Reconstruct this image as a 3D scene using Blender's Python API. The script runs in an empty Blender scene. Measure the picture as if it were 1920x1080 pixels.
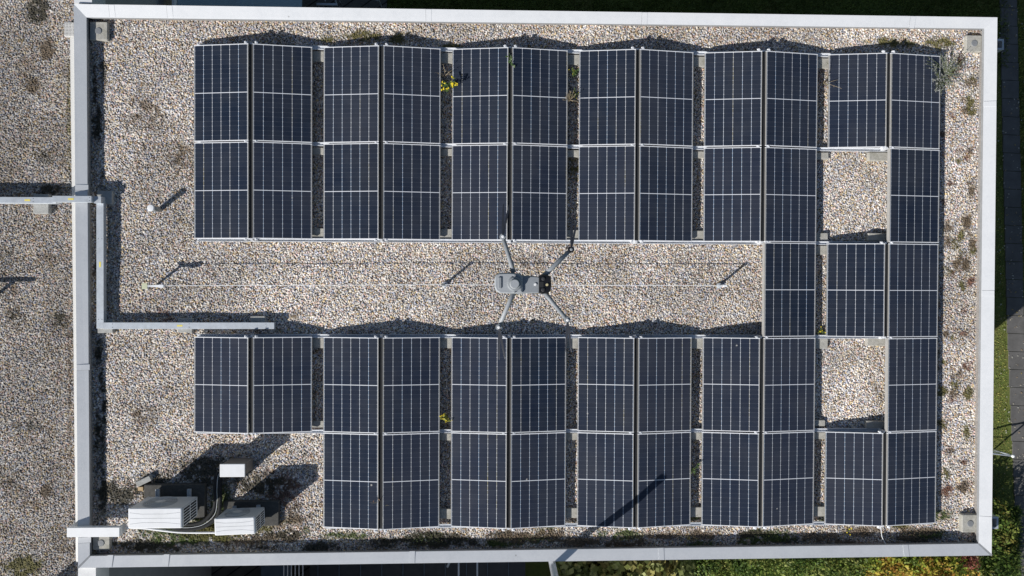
import bpy, math, random
import numpy as np
from mathutils import Matrix, Vector
random.seed(7)
rng = np.random.default_rng(11)
SC = bpy.context.scene
COL = SC.collection
PI = math.pi

# ------------------------------------------------------------------ materials
class NT:
    """small helper round a node tree"""
    def __init__(s, name):
        s.m = bpy.data.materials.new(name); s.m.use_nodes = True
        s.t = s.m.node_tree; s.n = s.t.nodes; s.l = s.t.links
        s.b = s.n['Principled BSDF']
    def add(s, typ, **kw):
        n = s.n.new(typ)
        for k, v in kw.items(): setattr(n, k, v)
        return n
    def link(s, a, b): s.l.new(a, b)
    def put(s, sock, v):
        if hasattr(v, 'is_linked') or isinstance(v, bpy.types.NodeSocket): s.l.new(v, sock)
        else: sock.default_value = v
    def math(s, op, a, b=None, c=None):
        n = s.add('ShaderNodeMath', operation=op)
        s.put(n.inputs[0], a)
        if b is not None: s.put(n.inputs[1], b)
        if c is not None: s.put(n.inputs[2], c)
        return n.outputs[0]
    def mix(s, f, a, b, mode='MIX'):
        n = s.add('ShaderNodeMix', data_type='RGBA', blend_type=mode)
        s.put(n.inputs[0], f)
        s.put(n.inputs[6], a if not isinstance(a, tuple) else (*a, 1)[:4])
        s.put(n.inputs[7], b if not isinstance(b, tuple) else (*b, 1)[:4])
        return n.outputs[2]
    def noise(s, vec, scale, detail=4, rough=.55):
        n = s.add('ShaderNodeTexNoise'); n.inputs['Scale'].default_value = scale
        n.inputs['Detail'].default_value = detail; n.inputs['Roughness'].default_value = rough
        if vec is not None: s.l.new(vec, n.inputs['Vector'])
        return n.outputs['Fac']
    def ramp(s, f, stops):
        n = s.add('ShaderNodeValToRGB'); e = n.color_ramp.elements
        e[0].position, e[0].color = stops[0][0], (*stops[0][1], 1)
        e[1].position, e[1].color = stops[1][0], (*stops[1][1], 1)
        for p, c in stops[2:]:
            k = e.new(p); k.color = (*c, 1)
        s.l.new(f, n.inputs[0]); return n.outputs[0]
    def coord(s, which='Object'):
        return s.add('ShaderNodeTexCoord').outputs[which]
    def pos(s):
        return s.add('ShaderNodeNewGeometry').outputs['Position']
    def bump(s, h, strength, dist):
        n = s.add('ShaderNodeBump'); n.inputs['Strength'].default_value = strength
        n.inputs['Distance'].default_value = dist
        s.l.new(h, n.inputs['Height']); s.l.new(n.outputs[0], s.b.inputs['Normal'])

def simple(name, col, rough=.6, metal=0., var=.25, scale=9., bump=0., spec=.5, dirt=None, fine=60.):
    m = NT(name); p = m.pos()
    f = m.noise(p, scale, 5, .6); g = m.noise(p, fine, 3, .6)
    f = m.math('ADD', m.math('MULTIPLY', f, .65), m.math('MULTIPLY', g, .35))
    lo = tuple(max(0, c*(1-var)) for c in col); hi = tuple(min(1, c*(1+var)) for c in col)
    c = m.ramp(f, [(.3, lo), (.7, hi)])
    if dirt:
        d = m.noise(p, scale*.37, 6, .7)
        d = m.ramp(d, [(.5, (0,0,0)), (.72, (1,1,1))])
        c = m.mix(m.math('MULTIPLY', d, dirt[1]), c, tuple(dirt[0]))
    m.link(c, m.b.inputs['Base Color'])
    m.b.inputs['Roughness'].default_value = rough; m.b.inputs['Metallic'].default_value = metal
    m.b.inputs['Specular IOR Level'].default_value = spec
    if bump: m.bump(g, bump, .01)
    return m.m

def vcol(name, rough=.8, gain=1., sheen=0., trans=0., fine=0.):
    m = NT(name); a = m.add('ShaderNodeAttribute', attribute_name='tint')
    c = a.outputs['Color']
    if fine:
        k = m.noise(m.pos(), fine, 2, .6)
        k = m.ramp(k, [(.25, (.68, .68, .68)), (.75, (1.3, 1.3, 1.3))])
        c = m.mix(1., c, k, 'MULTIPLY')
    m.link(c, m.b.inputs['Base Color'])
    m.b.inputs['Roughness'].default_value = rough
    m.b.inputs['Specular IOR Level'].default_value = .3
    if trans:
        t = m.add('ShaderNodeBsdfTranslucent'); m.link(c, t.inputs['Color'])
        x = m.add('ShaderNodeMixShader'); x.inputs[0].default_value = trans
        m.link(m.b.outputs[0], x.inputs[1]); m.link(t.outputs[0], x.inputs[2])
        m.link(x.outputs[0], m.n['Material Output'].inputs[0])
    return m.m

M = {}
def coping_mat():
    m = NT('sheet_metal'); p = m.pos()
    a = m.noise(p, 3., 6, .65); b = m.noise(p, 45., 3, .6)
    mp = m.add('ShaderNodeMapping'); mp.inputs['Scale'].default_value = (22, 22, 3); m.link(p, mp.inputs[0])
    st = m.noise(mp.outputs[0], 1., 4, .7)
    f = m.math('ADD', m.math('ADD', m.math('MULTIPLY', a, .45), m.math('MULTIPLY', b, .2)), m.math('MULTIPLY', st, .35))
    c = m.ramp(f, [(.3, (.70, .715, .73)), (.5, (.79, .80, .81)), (.7, (.85, .855, .86))])
    vo = m.add('ShaderNodeTexVoronoi'); vo.inputs['Scale'].default_value = 2.2; m.link(p, vo.inputs['Vector'])
    spot = m.math('LESS_THAN', vo.outputs['Distance'], .035)
    c = m.mix(m.math('MULTIPLY', spot, .55), c, (.3, .3, .28))
    m.link(c, m.b.inputs['Base Color']); m.b.inputs['Metallic'].default_value = .15
    m.b.inputs['Roughness'].default_value = .5
    m.bump(a, .12, .01)
    return m.m
M['coping'] = coping_mat()
M['lip'] = simple('coping_lip', (.36, .37, .38), .55, .2, .15)
M['felt'] = simple('mineral_felt', (.30, .28, .26), .9, 0, .5, 30, .4)
M['galv'] = simple('galvanised_steel', (.60, .64, .68), .42, .35, .14, 14, dirt=((.4, .42, .43), .4))
M['alu'] = simple('aluminium_frame', (.88, .89, .91), .4, .05, .06, 10)
M['framedull'] = simple('aluminium_frame_dull', (.42, .41, .39), .45, .2, .1, 10)
M['rail'] = simple('rail_aluminium', (.72, .74, .77), .45, .1, .15, 12)
M['conc'] = simple('concrete', (.44, .425, .38), .9, 0, .22, 18, .5, dirt=((.25, .24, .18), .6))
M['concgrey'] = simple('grey_concrete', (.40, .40, .38), .9, 0, .2, 18, .5, dirt=((.18, .17, .14), .5))
M['lid'] = simple('grey_lid', (.22, .23, .24), .7, 0, .15)
M['white'] = simple('white_enamel', (.88, .885, .89), .4, 0, .05, 6, dirt=((.66, .66, .64), .35))
M['groove'] = simple('panel_groove', (.33, .34, .36), .6, 0, .1)
M['acgrey'] = simple('grey_enamel', (.60, .62, .63), .5, 0, .08)
M['dark'] = simple('dark_interior', (.015, .016, .018), .8, 0, .2)
M['rubber'] = simple('black_insulation', (.014, .015, .016), .85, 0, .3, 25)
M['hosegrey'] = simple('grey_conduit', (.16, .17, .17), .5, 0, .2, 25)
M['yellow'] = simple('yellow_sticker', (.85, .72, .16), .5, 0, .12, 30)
M['wood'] = simple('bare_wood', (.50, .36, .20), .8, 0, .25, 30)
M['slabdark'] = simple('dark_slab', (.075, .072, .065), .9, 0, .35, 15, .4)
M['wall'] = simple('facade_render', (.42, .42, .41), .9, 0, .12, 4, .2)
M['wallwhite'] = simple('white_render', (.78, .78, .77), .8, 0, .08, 4, .2)
M['anth'] = simple('anthracite_panel', (.035, .038, .044), .6, 0, .3, 6)
M['slate'] = simple('slate_blue_panel', (.08, .11, .15), .6, 0, .15, 6)
M['awning'] = simple('awning_fabric', (.35, .47, .53), .8, 0, .09, 3, fine=12)
M['stainless'] = simple('stainless_flue', (.55, .57, .60), .3, .7, .12, 10)
M['dgrey'] = simple('drone_plastic', (.27, .29, .31), .55, 0, .06, 60)
M['dlight'] = simple('drone_light_plastic', (.36, .38, .40), .5, 0, .05, 60)
M['dblack'] = simple('drone_black', (.012, .012, .014), .25, 0, .2, 60)
M['lens'] = simple('lens_amber', (.55, .48, .28), .2, 0, .2, 80)
M['blade'] = simple('propeller_grey', (.028, .032, .042), .5, 0, .1, 60)
M['led'] = simple('white_plastic', (.85, .85, .85), .3, 0, .04)
M['stem'] = simple('green_stem', (.12, .15, .05), .8, 0, .3, 40)
M['drystem'] = simple('dry_stem', (.30, .24, .16), .8, 0, .3, 40)
M['bark'] = simple('bark', (.10, .075, .05), .9, 0, .35, 20, .5)
M['leaf'] = vcol('leaves', .55, trans=.3)
M['petal'] = vcol('petals', .6, trans=.2)
M['grass'] = vcol('grass_blades', .7, trans=.25)
M['stone'] = vcol('gravel_stones', .85, fine=140.)

def perf_mat():
    m = NT('perforated_sheet'); c = m.pos()
    vo = m.add('ShaderNodeTexVoronoi'); vo.inputs['Scale'].default_value = 38; vo.inputs['Randomness'].default_value = .12
    m.link(c, vo.inputs['Vector'])
    h = m.math('LESS_THAN', vo.outputs['Distance'], .3)
    m.link(m.mix(h, (.68, .67, .64), (.05, .05, .05)), m.b.inputs['Base Color']); m.b.inputs['Roughness'].default_value = .5
    return m.m
M['perf'] = perf_mat()

PW, PL = 1.048, 1.763
def cell_mat():
    m = NT('solar_cells')
    uv = m.add('ShaderNodeUVMap', uv_map='metres').outputs[0]
    sp = m.add('ShaderNodeSeparateXYZ'); m.link(uv, sp.inputs[0]); u, v = sp.outputs[0], sp.outputs[1]
    oi = m.add('ShaderNodeObjectInfo')
    px = (PW-.034)/6; py = (PL/2-.024)/10
    def dist(c, pitch, off):        # distance to the nearest line of a grid, in metres
        k = m.math('DIVIDE', m.math('SUBTRACT', c, off), pitch)
        fr = m.math('SUBTRACT', k, m.math('ROUND', k))
        return m.math('MULTIPLY', m.math('ABSOLUTE', fr), pitch)
    dx = dist(u, px, 0.); av = m.math('ABSOLUTE', v)
    dy = dist(m.math('SUBTRACT', av, .006), py, 0.)
    lx = m.math('LESS_THAN', dx, .0027)
    ly = m.math('LESS_THAN', dy, .0016)
    mid = m.math('LESS_THAN', av, .0062)
    dia = m.math('LESS_THAN', m.math('ADD', dx, dy), .0095)
    outer = m.math('GREATER_THAN', m.math('ABSOLUTE', u), PW/2-.0135)
    # tone of the cells: per panel, per cell, plus slow dust
    cell = m.add('ShaderNodeTexWhiteNoise', noise_dimensions='3D')
    cb = m.add('ShaderNodeCombineXYZ')
    m.link(m.math('FLOOR', m.math('DIVIDE', u, px)), cb.inputs[0]); m.link(m.math('FLOOR', m.math('DIVIDE', v, py)), cb.inputs[1]); m.link(oi.outputs['Random'], cb.inputs[2])
    m.link(cb.outputs[0], cell.inputs[0])
    col = m.mix(cell.outputs['Value'], (.0135, .0225, .0440), (.0190, .0295, .0540))
    col = m.mix(m.math('MULTIPLY', oi.outputs['Random'], .6), col, (.023, .0255, .037))
    br = m.math('ADD', m.math('MULTIPLY', oi.outputs['Random'], .5), .78)
    bc = m.add('ShaderNodeCombineXYZ')
    for q in range(3): m.link(br, bc.inputs[q])
    col = m.mix(1., col, bc.outputs[0], 'MULTIPLY')
    wp = m.pos()
    d = m.noise(wp, 1.1, 7, .65)
    d = m.ramp(d, [(.35, (0,0,0)), (.75, (1,1,1))])
    col = m.mix(m.math('MULTIPLY', d, .15), col, (.16, .15, .13))
    # fine fingers of the cells
    fd = dist(u, px/9, px/18)
    fb = m.math('LESS_THAN', fd, .0007)
    col = m.mix(m.math('MULTIPLY', fb, .2), col, (.22, .23, .26))
    # colour of the gaps drifts from warm to cold along every gap
    tn = m.add('ShaderNodeTexWhiteNoise', noise_dimensions='2D'); c2 = m.add('ShaderNodeCombineXYZ')
    m.link(m.math('ROUND', m.math('DIVIDE', u, px)), c2.inputs[0]); m.link(oi.outputs['Random'], c2.inputs[1]); m.link(c2.outputs[0], tn.inputs[0])
    drift = m.noise(wp, 2.3, 3, .6)
    warm = m.math('ADD', m.math('MULTIPLY', tn.outputs['Value'], .6), m.math('MULTIPLY', drift, .5))
    lc = m.ramp(warm, [(.2, (.48, .62, .80)), (.5, (.66, .72, .80)), (.8, (.72, .73, .74)), (.95, (.62, .55, .30))])
    col = m.mix(m.math('MULTIPLY', ly, .24), col, (.26, .27, .30))
    col = m.mix(lx, col, lc)
    col = m.mix(m.math('MULTIPLY', dia, .9), col, (.66, .67, .70))
    col = m.mix(mid, col, (.74, .76, .80))
    col = m.mix(outer, col, (.40, .41, .43))
    # dirt along the lower edge of the glass and a few bird droppings
    vo = m.add('ShaderNodeTexVoronoi'); vo.inputs['Scale'].default_value = 1.3; m.link(wp, vo.inputs['Vector'])
    wn = m.noise(wp, 30, 2, .5)
    spot = m.math('LESS_THAN', m.math('ADD', vo.outputs['Distance'], m.math('MULTIPLY', wn, .03)), .036)
    col = m.mix(m.math('MULTIPLY', spot, .55), col, (.6, .58, .54))
    m.link(col, m.b.inputs['Base Color'])
    m.link(m.ramp(d, [(0, (.10,)*3), (1, (.24,)*3)]), m.b.inputs['Roughness'])
    m.b.inputs['IOR'].default_value = 1.4
    m.b.inputs['Specular IOR Level'].default_value = .5
    return m.m
M['cells'] = cell_mat()

# ------------------------------------------------------------------ mesh helper
class MB:
    def __init__(s): s.v = []; s.f = []
    def quad(s, a, b, c, d):
        n = len(s.v); s.v += [tuple(a), tuple(b), tuple(c), tuple(d)]; s.f.append((n, n+1, n+2, n+3)); return s
    def poly(s, pts):
        n = len(s.v); s.v += [tuple(p) for p in pts]; s.f.append(tuple(range(n, n+len(pts)))); return s
    def hexa(s, b, t):
        """b, t: four bottom and four top corners, counter-clockwise seen from above"""
        n = len(s.v); s.v += [tuple(p) for p in b] + [tuple(p) for p in t]
        s.f += [(n+3, n+2, n+1, n), (n+4, n+5, n+6, n+7)]
        for i in range(4): j = (i+1) % 4; s.f.append((n+i, n+j, n+4+j, n+4+i))
        return s
    def box(s, x0, x1, y0, y1, z0, z1):
        return s.hexa([(x0,y0,z0),(x1,y0,z0),(x1,y1,z0),(x0,y1,z0)], [(x0,y0,z1),(x1,y0,z1),(x1,y1,z1),(x0,y1,z1)])
    def bevelbox(s, x0, x1, y0, y1, z0, z1, b):
        """box with chamfered vertical and top edges"""
        def ring(i, z): 
            return [(x0+i+b,y0+i,z),(x1-i-b,y0+i,z),(x1-i,y0+i+b,z),(x1-i,y1-i-b,z),(x1-i-b,y1-i,z),(x0+i+b,y1-i,z),(x0+i,y1-i-b,z),(x0+i,y0+i+b,z)]
        return s.loft([ring(0, z0), ring(0, z1-b), ring(b*.5, z1-b*.3), ring(b, z1)])
    def loft(s, rings, cap=True):
        n = len(s.v); k = len(rings[0])
        for r in rings: s.v += [tuple(p) for p in r]
        for a in range(len(rings)-1):
            for i in range(k):
                j = (i+1) % k
                s.f.append((n+a*k+i, n+a*k+j, n+(a+1)*k+j, n+(a+1)*k+i))
        if cap:
            s.f.append(tuple(n+i for i in reversed(range(k)))); m = n+(len(rings)-1)*k
            s.f.append(tuple(m+i for i in range(k)))
        return s
    def cyl(s, c, r, z0, z1, seg=20, r2=None):
        r2 = r if r2 is None else r2
        R = lambda q, z: [(c[0]+q*math.cos(2*PI*i/seg), c[1]+q*math.sin(2*PI*i/seg), z) for i in range(seg)]
        return s.loft([R(r, z0), R(r2, z1)])
    def lathe(s, c, prof, seg=20):
        return s.loft([[(c[0]+r*math.cos(2*PI*i/seg), c[1]+r*math.sin(2*PI*i/seg), z) for i in range(seg)] for r, z in prof])
    def tube(s, pts, r, seg=8, r1=None):
        pts = [Vector(p) for p in pts]; rings = []
        for i, p in enumerate(pts):
            d = (pts[min(i+1, len(pts)-1)] - pts[max(i-1, 0)]).normalized()
            u = d.cross(Vector((0, 0, 1)))
            if u.length < 1e-3: u = Vector((1, 0, 0))
            u.normalize(); w = d.cross(u)
            q = r if r1 is None else r + (r1-r)*i/(len(pts)-1)
            rings.append([p + q*(math.cos(2*PI*k/seg)*u + math.sin(2*PI*k/seg)*w) for k in range(seg)])
        return s.loft(rings)
    def ellipsoid(s, c, r, seg=16, rings=10):
        R = []
        for a in range(1, rings):
            th = PI*a/rings
            R.append([(c[0]+r[0]*math.sin(th)*math.cos(2*PI*i/seg), c[1]+r[1]*math.sin(th)*math.sin(2*PI*i/seg), c[2]-r[2]*math.cos(th)) for i in range(seg)])
        return s.loft(R)
    def build(s, name, mat, parent=None, smooth=False):
        me = bpy.data.meshes.new(name); me.from_pydata(s.v, [], s.f); me.update()
        me.materials.append(mat)
        if smooth:
            for p in me.polygons: p.use_smooth = True
        o = bpy.data.objects.new(name, me); COL.objects.link(o)
        if parent is not None: o.parent = parent
        return o

def smooth_curve(pts, n=8):
    pts = [Vector(p) for p in pts]; out = []
    P = [pts[0]] + pts + [pts[-1]]
    for i in range(1, len(P)-2):
        a, b, c, d = P[i-1:i+3]
        for k in range(n):
            t = k/n
            out.append(.5*((2*b)+(c-a)*t+(2*a-5*b+4*c-d)*t*t+(3*b-a-3*c+d)*t**3))
    return out + [pts[-1]]

def tag(o, label=None, cat=None, group=None, kind=None):
    if label: o['label'] = label
    if cat: o['category'] = cat
    if group: o['group'] = group
    if kind: o['kind'] = kind
    return o
def thing(name, label, cat, loc=(0, 0, 0), group=None, rot=(0, 0, 0)):
    o = bpy.data.objects.new(name, None); COL.objects.link(o); o.location = loc; o.rotation_euler = rot
    o.empty_display_size = .1
    return tag(o, label, cat, group)
def structure(o): o['kind'] = 'structure'; return o

def np_mesh(name, V, F, mat, colors=None, smooth=False, parent=None):
    """fast mesh from numpy: V (n,3), F (m,k) and per-vertex colours"""
    me = bpy.data.meshes.new(name); k = F.shape[1]
    me.vertices.add(len(V)); me.vertices.foreach_set('co', V.astype(np.float32).ravel())
    me.loops.add(F.size); me.loops.foreach_set('vertex_index', F.astype(np.int32).ravel())
    me.polygons.add(len(F)); me.polygons.foreach_set('loop_start', (np.arange(len(F))*k).astype(np.int32))
    me.polygons.foreach_set('loop_total', np.full(len(F), k, np.int32))
    if smooth: me.polygons.foreach_set('use_smooth', np.ones(len(F), bool))
    if colors is not None:
        a = me.color_attributes.new('tint', 'FLOAT_COLOR', 'POINT')
        c4 = np.ones((len(V), 4), np.float32); c4[:, :3] = colors; a.data.foreach_set('color', c4.ravel())
    me.update(calc_edges=True); me.validate()
    me.materials.append(mat)
    o = bpy.data.objects.new(name, me); COL.objects.link(o)
    if parent is not None: o.parent = parent
    return o

# ------------------------------------------------------------------ camera, sun, sky
cam = bpy.data.cameras.new('camera'); cam.sensor_width = 36; cam.lens = 24.0; cam.clip_end = 2000; cam.clip_start = .05
co = bpy.data.objects.new('camera', cam); COL.objects.link(co); SC.camera = co
CR = [[0.9995249422802721, -0.0037255679504320984, -0.030594278927038573], [0.00404910928406863, 0.9999364642220354, 0.010520087126052676], [0.030553141796293107, -0.010638969056294093, 0.9994765219172459]]
mw = Matrix(CR).to_4x4(); mw.translation = Vector((-1.5232, .15021, 12.8875)); co.matrix_world = mw
EL = math.radians(29.8); SH = Vector((.775, .632)).normalized()      # shadows fall along SH
to_sun = Vector((-SH.x*math.cos(EL), -SH.y*math.cos(EL), math.sin(EL)))
sl = bpy.data.lights.new('sun', 'SUN'); sl.energy = 5.0; sl.angle = math.radians(.5); sl.color = (1, .972, .935)
so = bpy.data.objects.new('sun', sl); COL.objects.link(so); so.rotation_euler = to_sun.to_track_quat('Z', 'Y').to_euler(); so.location = (-30, -25, 25)
w = bpy.data.worlds.new('World'); SC.world = w; w.use_nodes = True
wt = w.node_tree; sky = wt.nodes.new('ShaderNodeTexSky'); sky.sky_type = 'NISHITA'; sky.sun_disc = False
sky.sun_elevation = EL; sky.sun_rotation = math.atan2(to_sun.x, to_sun.y); sky.dust_density = .6; sky.air_density = 1.0
wt.links.new(sky.outputs[0], wt.nodes['Background'].inputs[0]); wt.nodes['Background'].inputs[1].default_value = .066
SC.view_settings.view_transform = 'Standard'; SC.view_settings.look = 'None'; SC.view_settings.exposure = 0; SC.view_settings.gamma = 1
SC.cycles.max_bounces = 6

# ------------------------------------------------------------------ gravel: real stones in a height field
def fnoise(X, Y, scale, seed):
    r = np.random.default_rng(seed); g = r.random((128, 128)).astype(np.float32)
    x = X*scale; y = Y*scale; xi = np.floor(x).astype(np.int32); yi = np.floor(y).astype(np.int32)
    fx = x-xi; fy = y-yi; fx = fx*fx*(3-2*fx); fy = fy*fy*(3-2*fy)
    a = g[xi % 128, yi % 128]; b = g[(xi+1) % 128, yi % 128]; c = g[xi % 128, (yi+1) % 128]; d = g[(xi+1) % 128, (yi+1) % 128]
    return (a*(1-fx)+b*fx)*(1-fy)+(c*(1-fx)+d*fx)*fy

PAL = np.array([(.62,.60,.57),(.52,.47,.40),(.40,.39,.37),(.29,.31,.36),(.32,.24,.17),(.14,.13,.12),(.54,.43,.40),(.50,.42,.27),(.72,.71,.69),(.43,.44,.50)], np.float32)
_m = PAL.mean(1, keepdims=True); PAL = np.clip(_m+(PAL-_m)*1.35*np.array((1.05, 1., .95), np.float32)+_m*np.array((.025, 0, -.03), np.float32), .01, .9)
PWT = np.array([.20,.16,.13,.10,.08,.05,.09,.05,.07,.07])
def gravel(name, x0, x1, y0, y1, step, cell, seed, gain, patches):
    r = np.random.default_rng(seed)
    nx = int((x1-x0)/step)+1; ny = int((y1-y0)/step)+1
    xs = np.linspace(x0, x1, nx, dtype=np.float32); ys = np.linspace(y0, y1, ny, dtype=np.float32)
    X, Y = np.meshgrid(xs, ys, indexing='ij')
    cx = int((x1-x0)/cell)+4; cy = int((y1-y0)/cell)+4
    jx = r.random((cx, cy)).astype(np.float32); jy = r.random((cx, cy)).astype(np.float32)
    ang = (r.random((cx, cy))*PI).astype(np.float32); ca, sa = np.cos(ang), np.sin(ang)
    sz = r.random((cx, cy)).astype(np.float32)**1.5
    A = cell*(.52+.48*sz); B = A*(.58+.36*r.random((cx, cy)).astype(np.float32))
    H = B*(.55+.45*r.random((cx, cy)).astype(np.float32)); Z0 = ((r.random((cx, cy))-.5)*.013).astype(np.float32)
    tone = PAL[r.choice(len(PAL), size=(cx, cy), p=PWT)]*(.72+.56*r.random((cx, cy, 1))).astype(np.float32)
    gx = (X-x0)/cell+1; gy = (Y-y0)/cell+1
    ix = np.floor(gx).astype(np.int32); iy = np.floor(gy).astype(np.int32)
    best = np.full(X.shape, -.014, np.float32); bid = np.full(X.shape, -1, np.int32)
    for di in (-1, 0, 1):
        for dj in (-1, 0, 1):
            a = np.clip(ix+di, 0, cx-1); b = np.clip(iy+dj, 0, cy-1)
            dx = (gx-a-jx[a, b])*cell; dy = (gy-b-jy[a, b])*cell
            p = (dx*ca[a, b]+dy*sa[a, b])/A[a, b]; q = (-dx*sa[a, b]+dy*ca[a, b])/B[a, b]
            d2 = p*p+q*q
            z = np.where(d2 < 1, Z0[a, b]+H[a, b]*np.sqrt(np.maximum(0, 1-d2*d2))-.006, -1).astype(np.float32)
            k = z > best; best[k] = z[k]; bid[k] = (a*cy+b)[k]
    colr = np.where((bid >= 0)[..., None], tone.reshape(-1, 3)[np.maximum(bid, 0)], np.array((.07, .06, .05), np.float32))
    slow = .80+.40*fnoise(X, Y, .55, seed+5)
    slow *= .82+.36*fnoise(X, Y, 2.4, seed+6)
    colr *= (gain*slow)[..., None]
    Zg = best - .036 + (fnoise(X, Y, 1.3, seed+7)-.5)*.016
    rough = fnoise(X, Y, 11., seed+8); rough2 = fnoise(X, Y, 32., seed+9)
    for (qx, qy, rx, ry, amt, c) in patches:
        m = np.exp(-((X-qx)/rx)**2-((Y-qy)/ry)**2)*amt*(.35+1.1*rough)*(.5+rough2)
        m = np.clip((m-.16)*2.2, 0, .93)[..., None]
        colr = colr*(1-m)+np.array(c, np.float32)*(.55+.9*rough2[..., None])*m
    V = np.stack([X.ravel(), Y.ravel(), Zg.ravel()], 1)
    I = np.arange(nx*ny).reshape(nx, ny)
    F = np.stack([I[:-1, :-1].ravel(), I[1:, :-1].ravel(), I[1:, 1:].ravel(), I[:-1, 1:].ravel()], 1)
    return structure(np_mesh(name, V, F, M['stone'], colr.reshape(-1, 3), True))

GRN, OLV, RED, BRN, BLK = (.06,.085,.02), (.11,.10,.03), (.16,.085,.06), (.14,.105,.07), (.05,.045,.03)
pat = []
R2 = random.Random(3)
for i in range(60):       # sedum cushions along the eastern edge
    yy = R2.uniform(-4.2, 4.5); pat.append((R2.uniform(6.95, 7.75), yy, R2.uniform(.05, .15), R2.uniform(.05, .15), R2.uniform(.45, .8), R2.choice([RED, BRN, OLV, BRN, RED])))
for i in range(16): pat.append((R2.uniform(7.45, 7.82), R2.uniform(-3, 4.3), .08, R2.uniform(.06, .18), R2.uniform(.6, .95), R2.choice([OLV, BRN, BRN])))
for i in range(30):       # moss along the southern edge
    pat.append((R2.uniform(-8.2, 7.3), R2.uniform(-4.75, -4.35), R2.uniform(.1, .35), R2.uniform(.05, .14), R2.uniform(.4, .95), R2.choice([OLV, GRN, BRN])))
pat2_extra = []
for i in range(60): pat.append((R2.uniform(-8.6, 7.7), R2.uniform(-4.9, -4.66), R2.uniform(.2, .5), R2.uniform(.05, .12), R2.uniform(.6, 1.1), R2.choice([BLK, BLK, GRN, BRN])))  # black-green moss, plus southern parapet shade deepened in the gravel colour
for i in range(26): pat.append((R2.uniform(-8.9, -8.72), R2.uniform(-4.6, 4.6), R2.uniform(.05, .10), R2.uniform(.2, .5), R2.uniform(.4, .8), BLK))  # western parapet shade painted into the gravel colour
for i in range(34): pat.append((R2.uniform(-8.6, 7.7), R2.uniform(-4.6, 4.8), R2.uniform(.1, .5), R2.uniform(.1, .5), R2.uniform(.28, .45), R2.choice([BRN, RED, BRN, OLV])))
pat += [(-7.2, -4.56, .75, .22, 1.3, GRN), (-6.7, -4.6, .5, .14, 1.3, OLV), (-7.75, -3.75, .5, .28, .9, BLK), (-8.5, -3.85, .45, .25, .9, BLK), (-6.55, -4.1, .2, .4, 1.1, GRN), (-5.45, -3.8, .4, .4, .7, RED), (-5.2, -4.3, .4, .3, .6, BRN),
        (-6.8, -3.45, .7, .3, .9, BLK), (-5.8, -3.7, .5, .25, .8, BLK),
        (7.72, -2.0, .10, .14, 1.0, OLV), (7.2, -1.95, .1, .1, 1.3, OLV), (-3.9, 4.72, .35, .12, .9, OLV), (-3.3, 4.70, .15, .1, 1.2, OLV), (6.2, 4.75, .5, .1, .8, OLV), (7.1, 4.75, .3, .12, .9, OLV), (7.7, 3.6, .09, .22, .8, OLV),
        (-7.95, 3.2, .5, .5, .45, BRN), (-7.3, 2.4, .4, .5, .45, BRN), (-8.0, -2.4, .35, .3, .5, BRN), (-4.6, 4.65, .2, .06, .8, OLV), (5.2, -4.35, .3, .1, 1.2, GRN), (7.0, -4.35, .45, .1, 1.1, GRN), (.9, -4.45, .12, .1, 1.2, GRN), (-2.3, 4.55, .2, .05, 1., OLV)]
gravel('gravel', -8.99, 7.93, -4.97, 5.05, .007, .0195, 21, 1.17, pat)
for i in range(26): pat2_extra.append((R2.uniform(-10.6, -9.3), R2.uniform(-5.4, 5.4), R2.uniform(.12, .5), R2.uniform(.12, .6), R2.uniform(.28, .42), R2.choice([BRN, BLK, BRN, BRN])))
pat2 = pat2_extra + [(-9.75, 4.4, .15, .2, 1.0, BRN), (-9.9, 5.1, .2, .2, 1.2, BLK), (-10.0, 3.7, .14, .14, 1.0, BRN), (-9.8, -3.8, .12, .12, 1., BRN), (-10.2, -5.2, .3, .2, 1.3, OLV), (-9.8, 2.4, .2, .2, .6, BLK), (-9.7, 1.8, .25, .1, .9, BLK), (-9.55, -.6, .2, .15, .7, BLK), (-9.35, 3.0, .06, 1.2, .5, OLV), (-9.35, -2, .06, 2, .5, BRN)]
gravel('gravel', -12.4, -9.14, -6.0, 6.0, .007, .0190, 33, .75, pat2)

# ------------------------------------------------------------------ the building and its coping
bld = thing('flat_roof_building', 'long flat roofed building with pale metal edged gravel roof full of solar panels', 'building')
b = MB(); b.box(-9.10, 7.98, -5.06, 5.12, -6, -.06); b.build('wall', M['wall'], bld)
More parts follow.
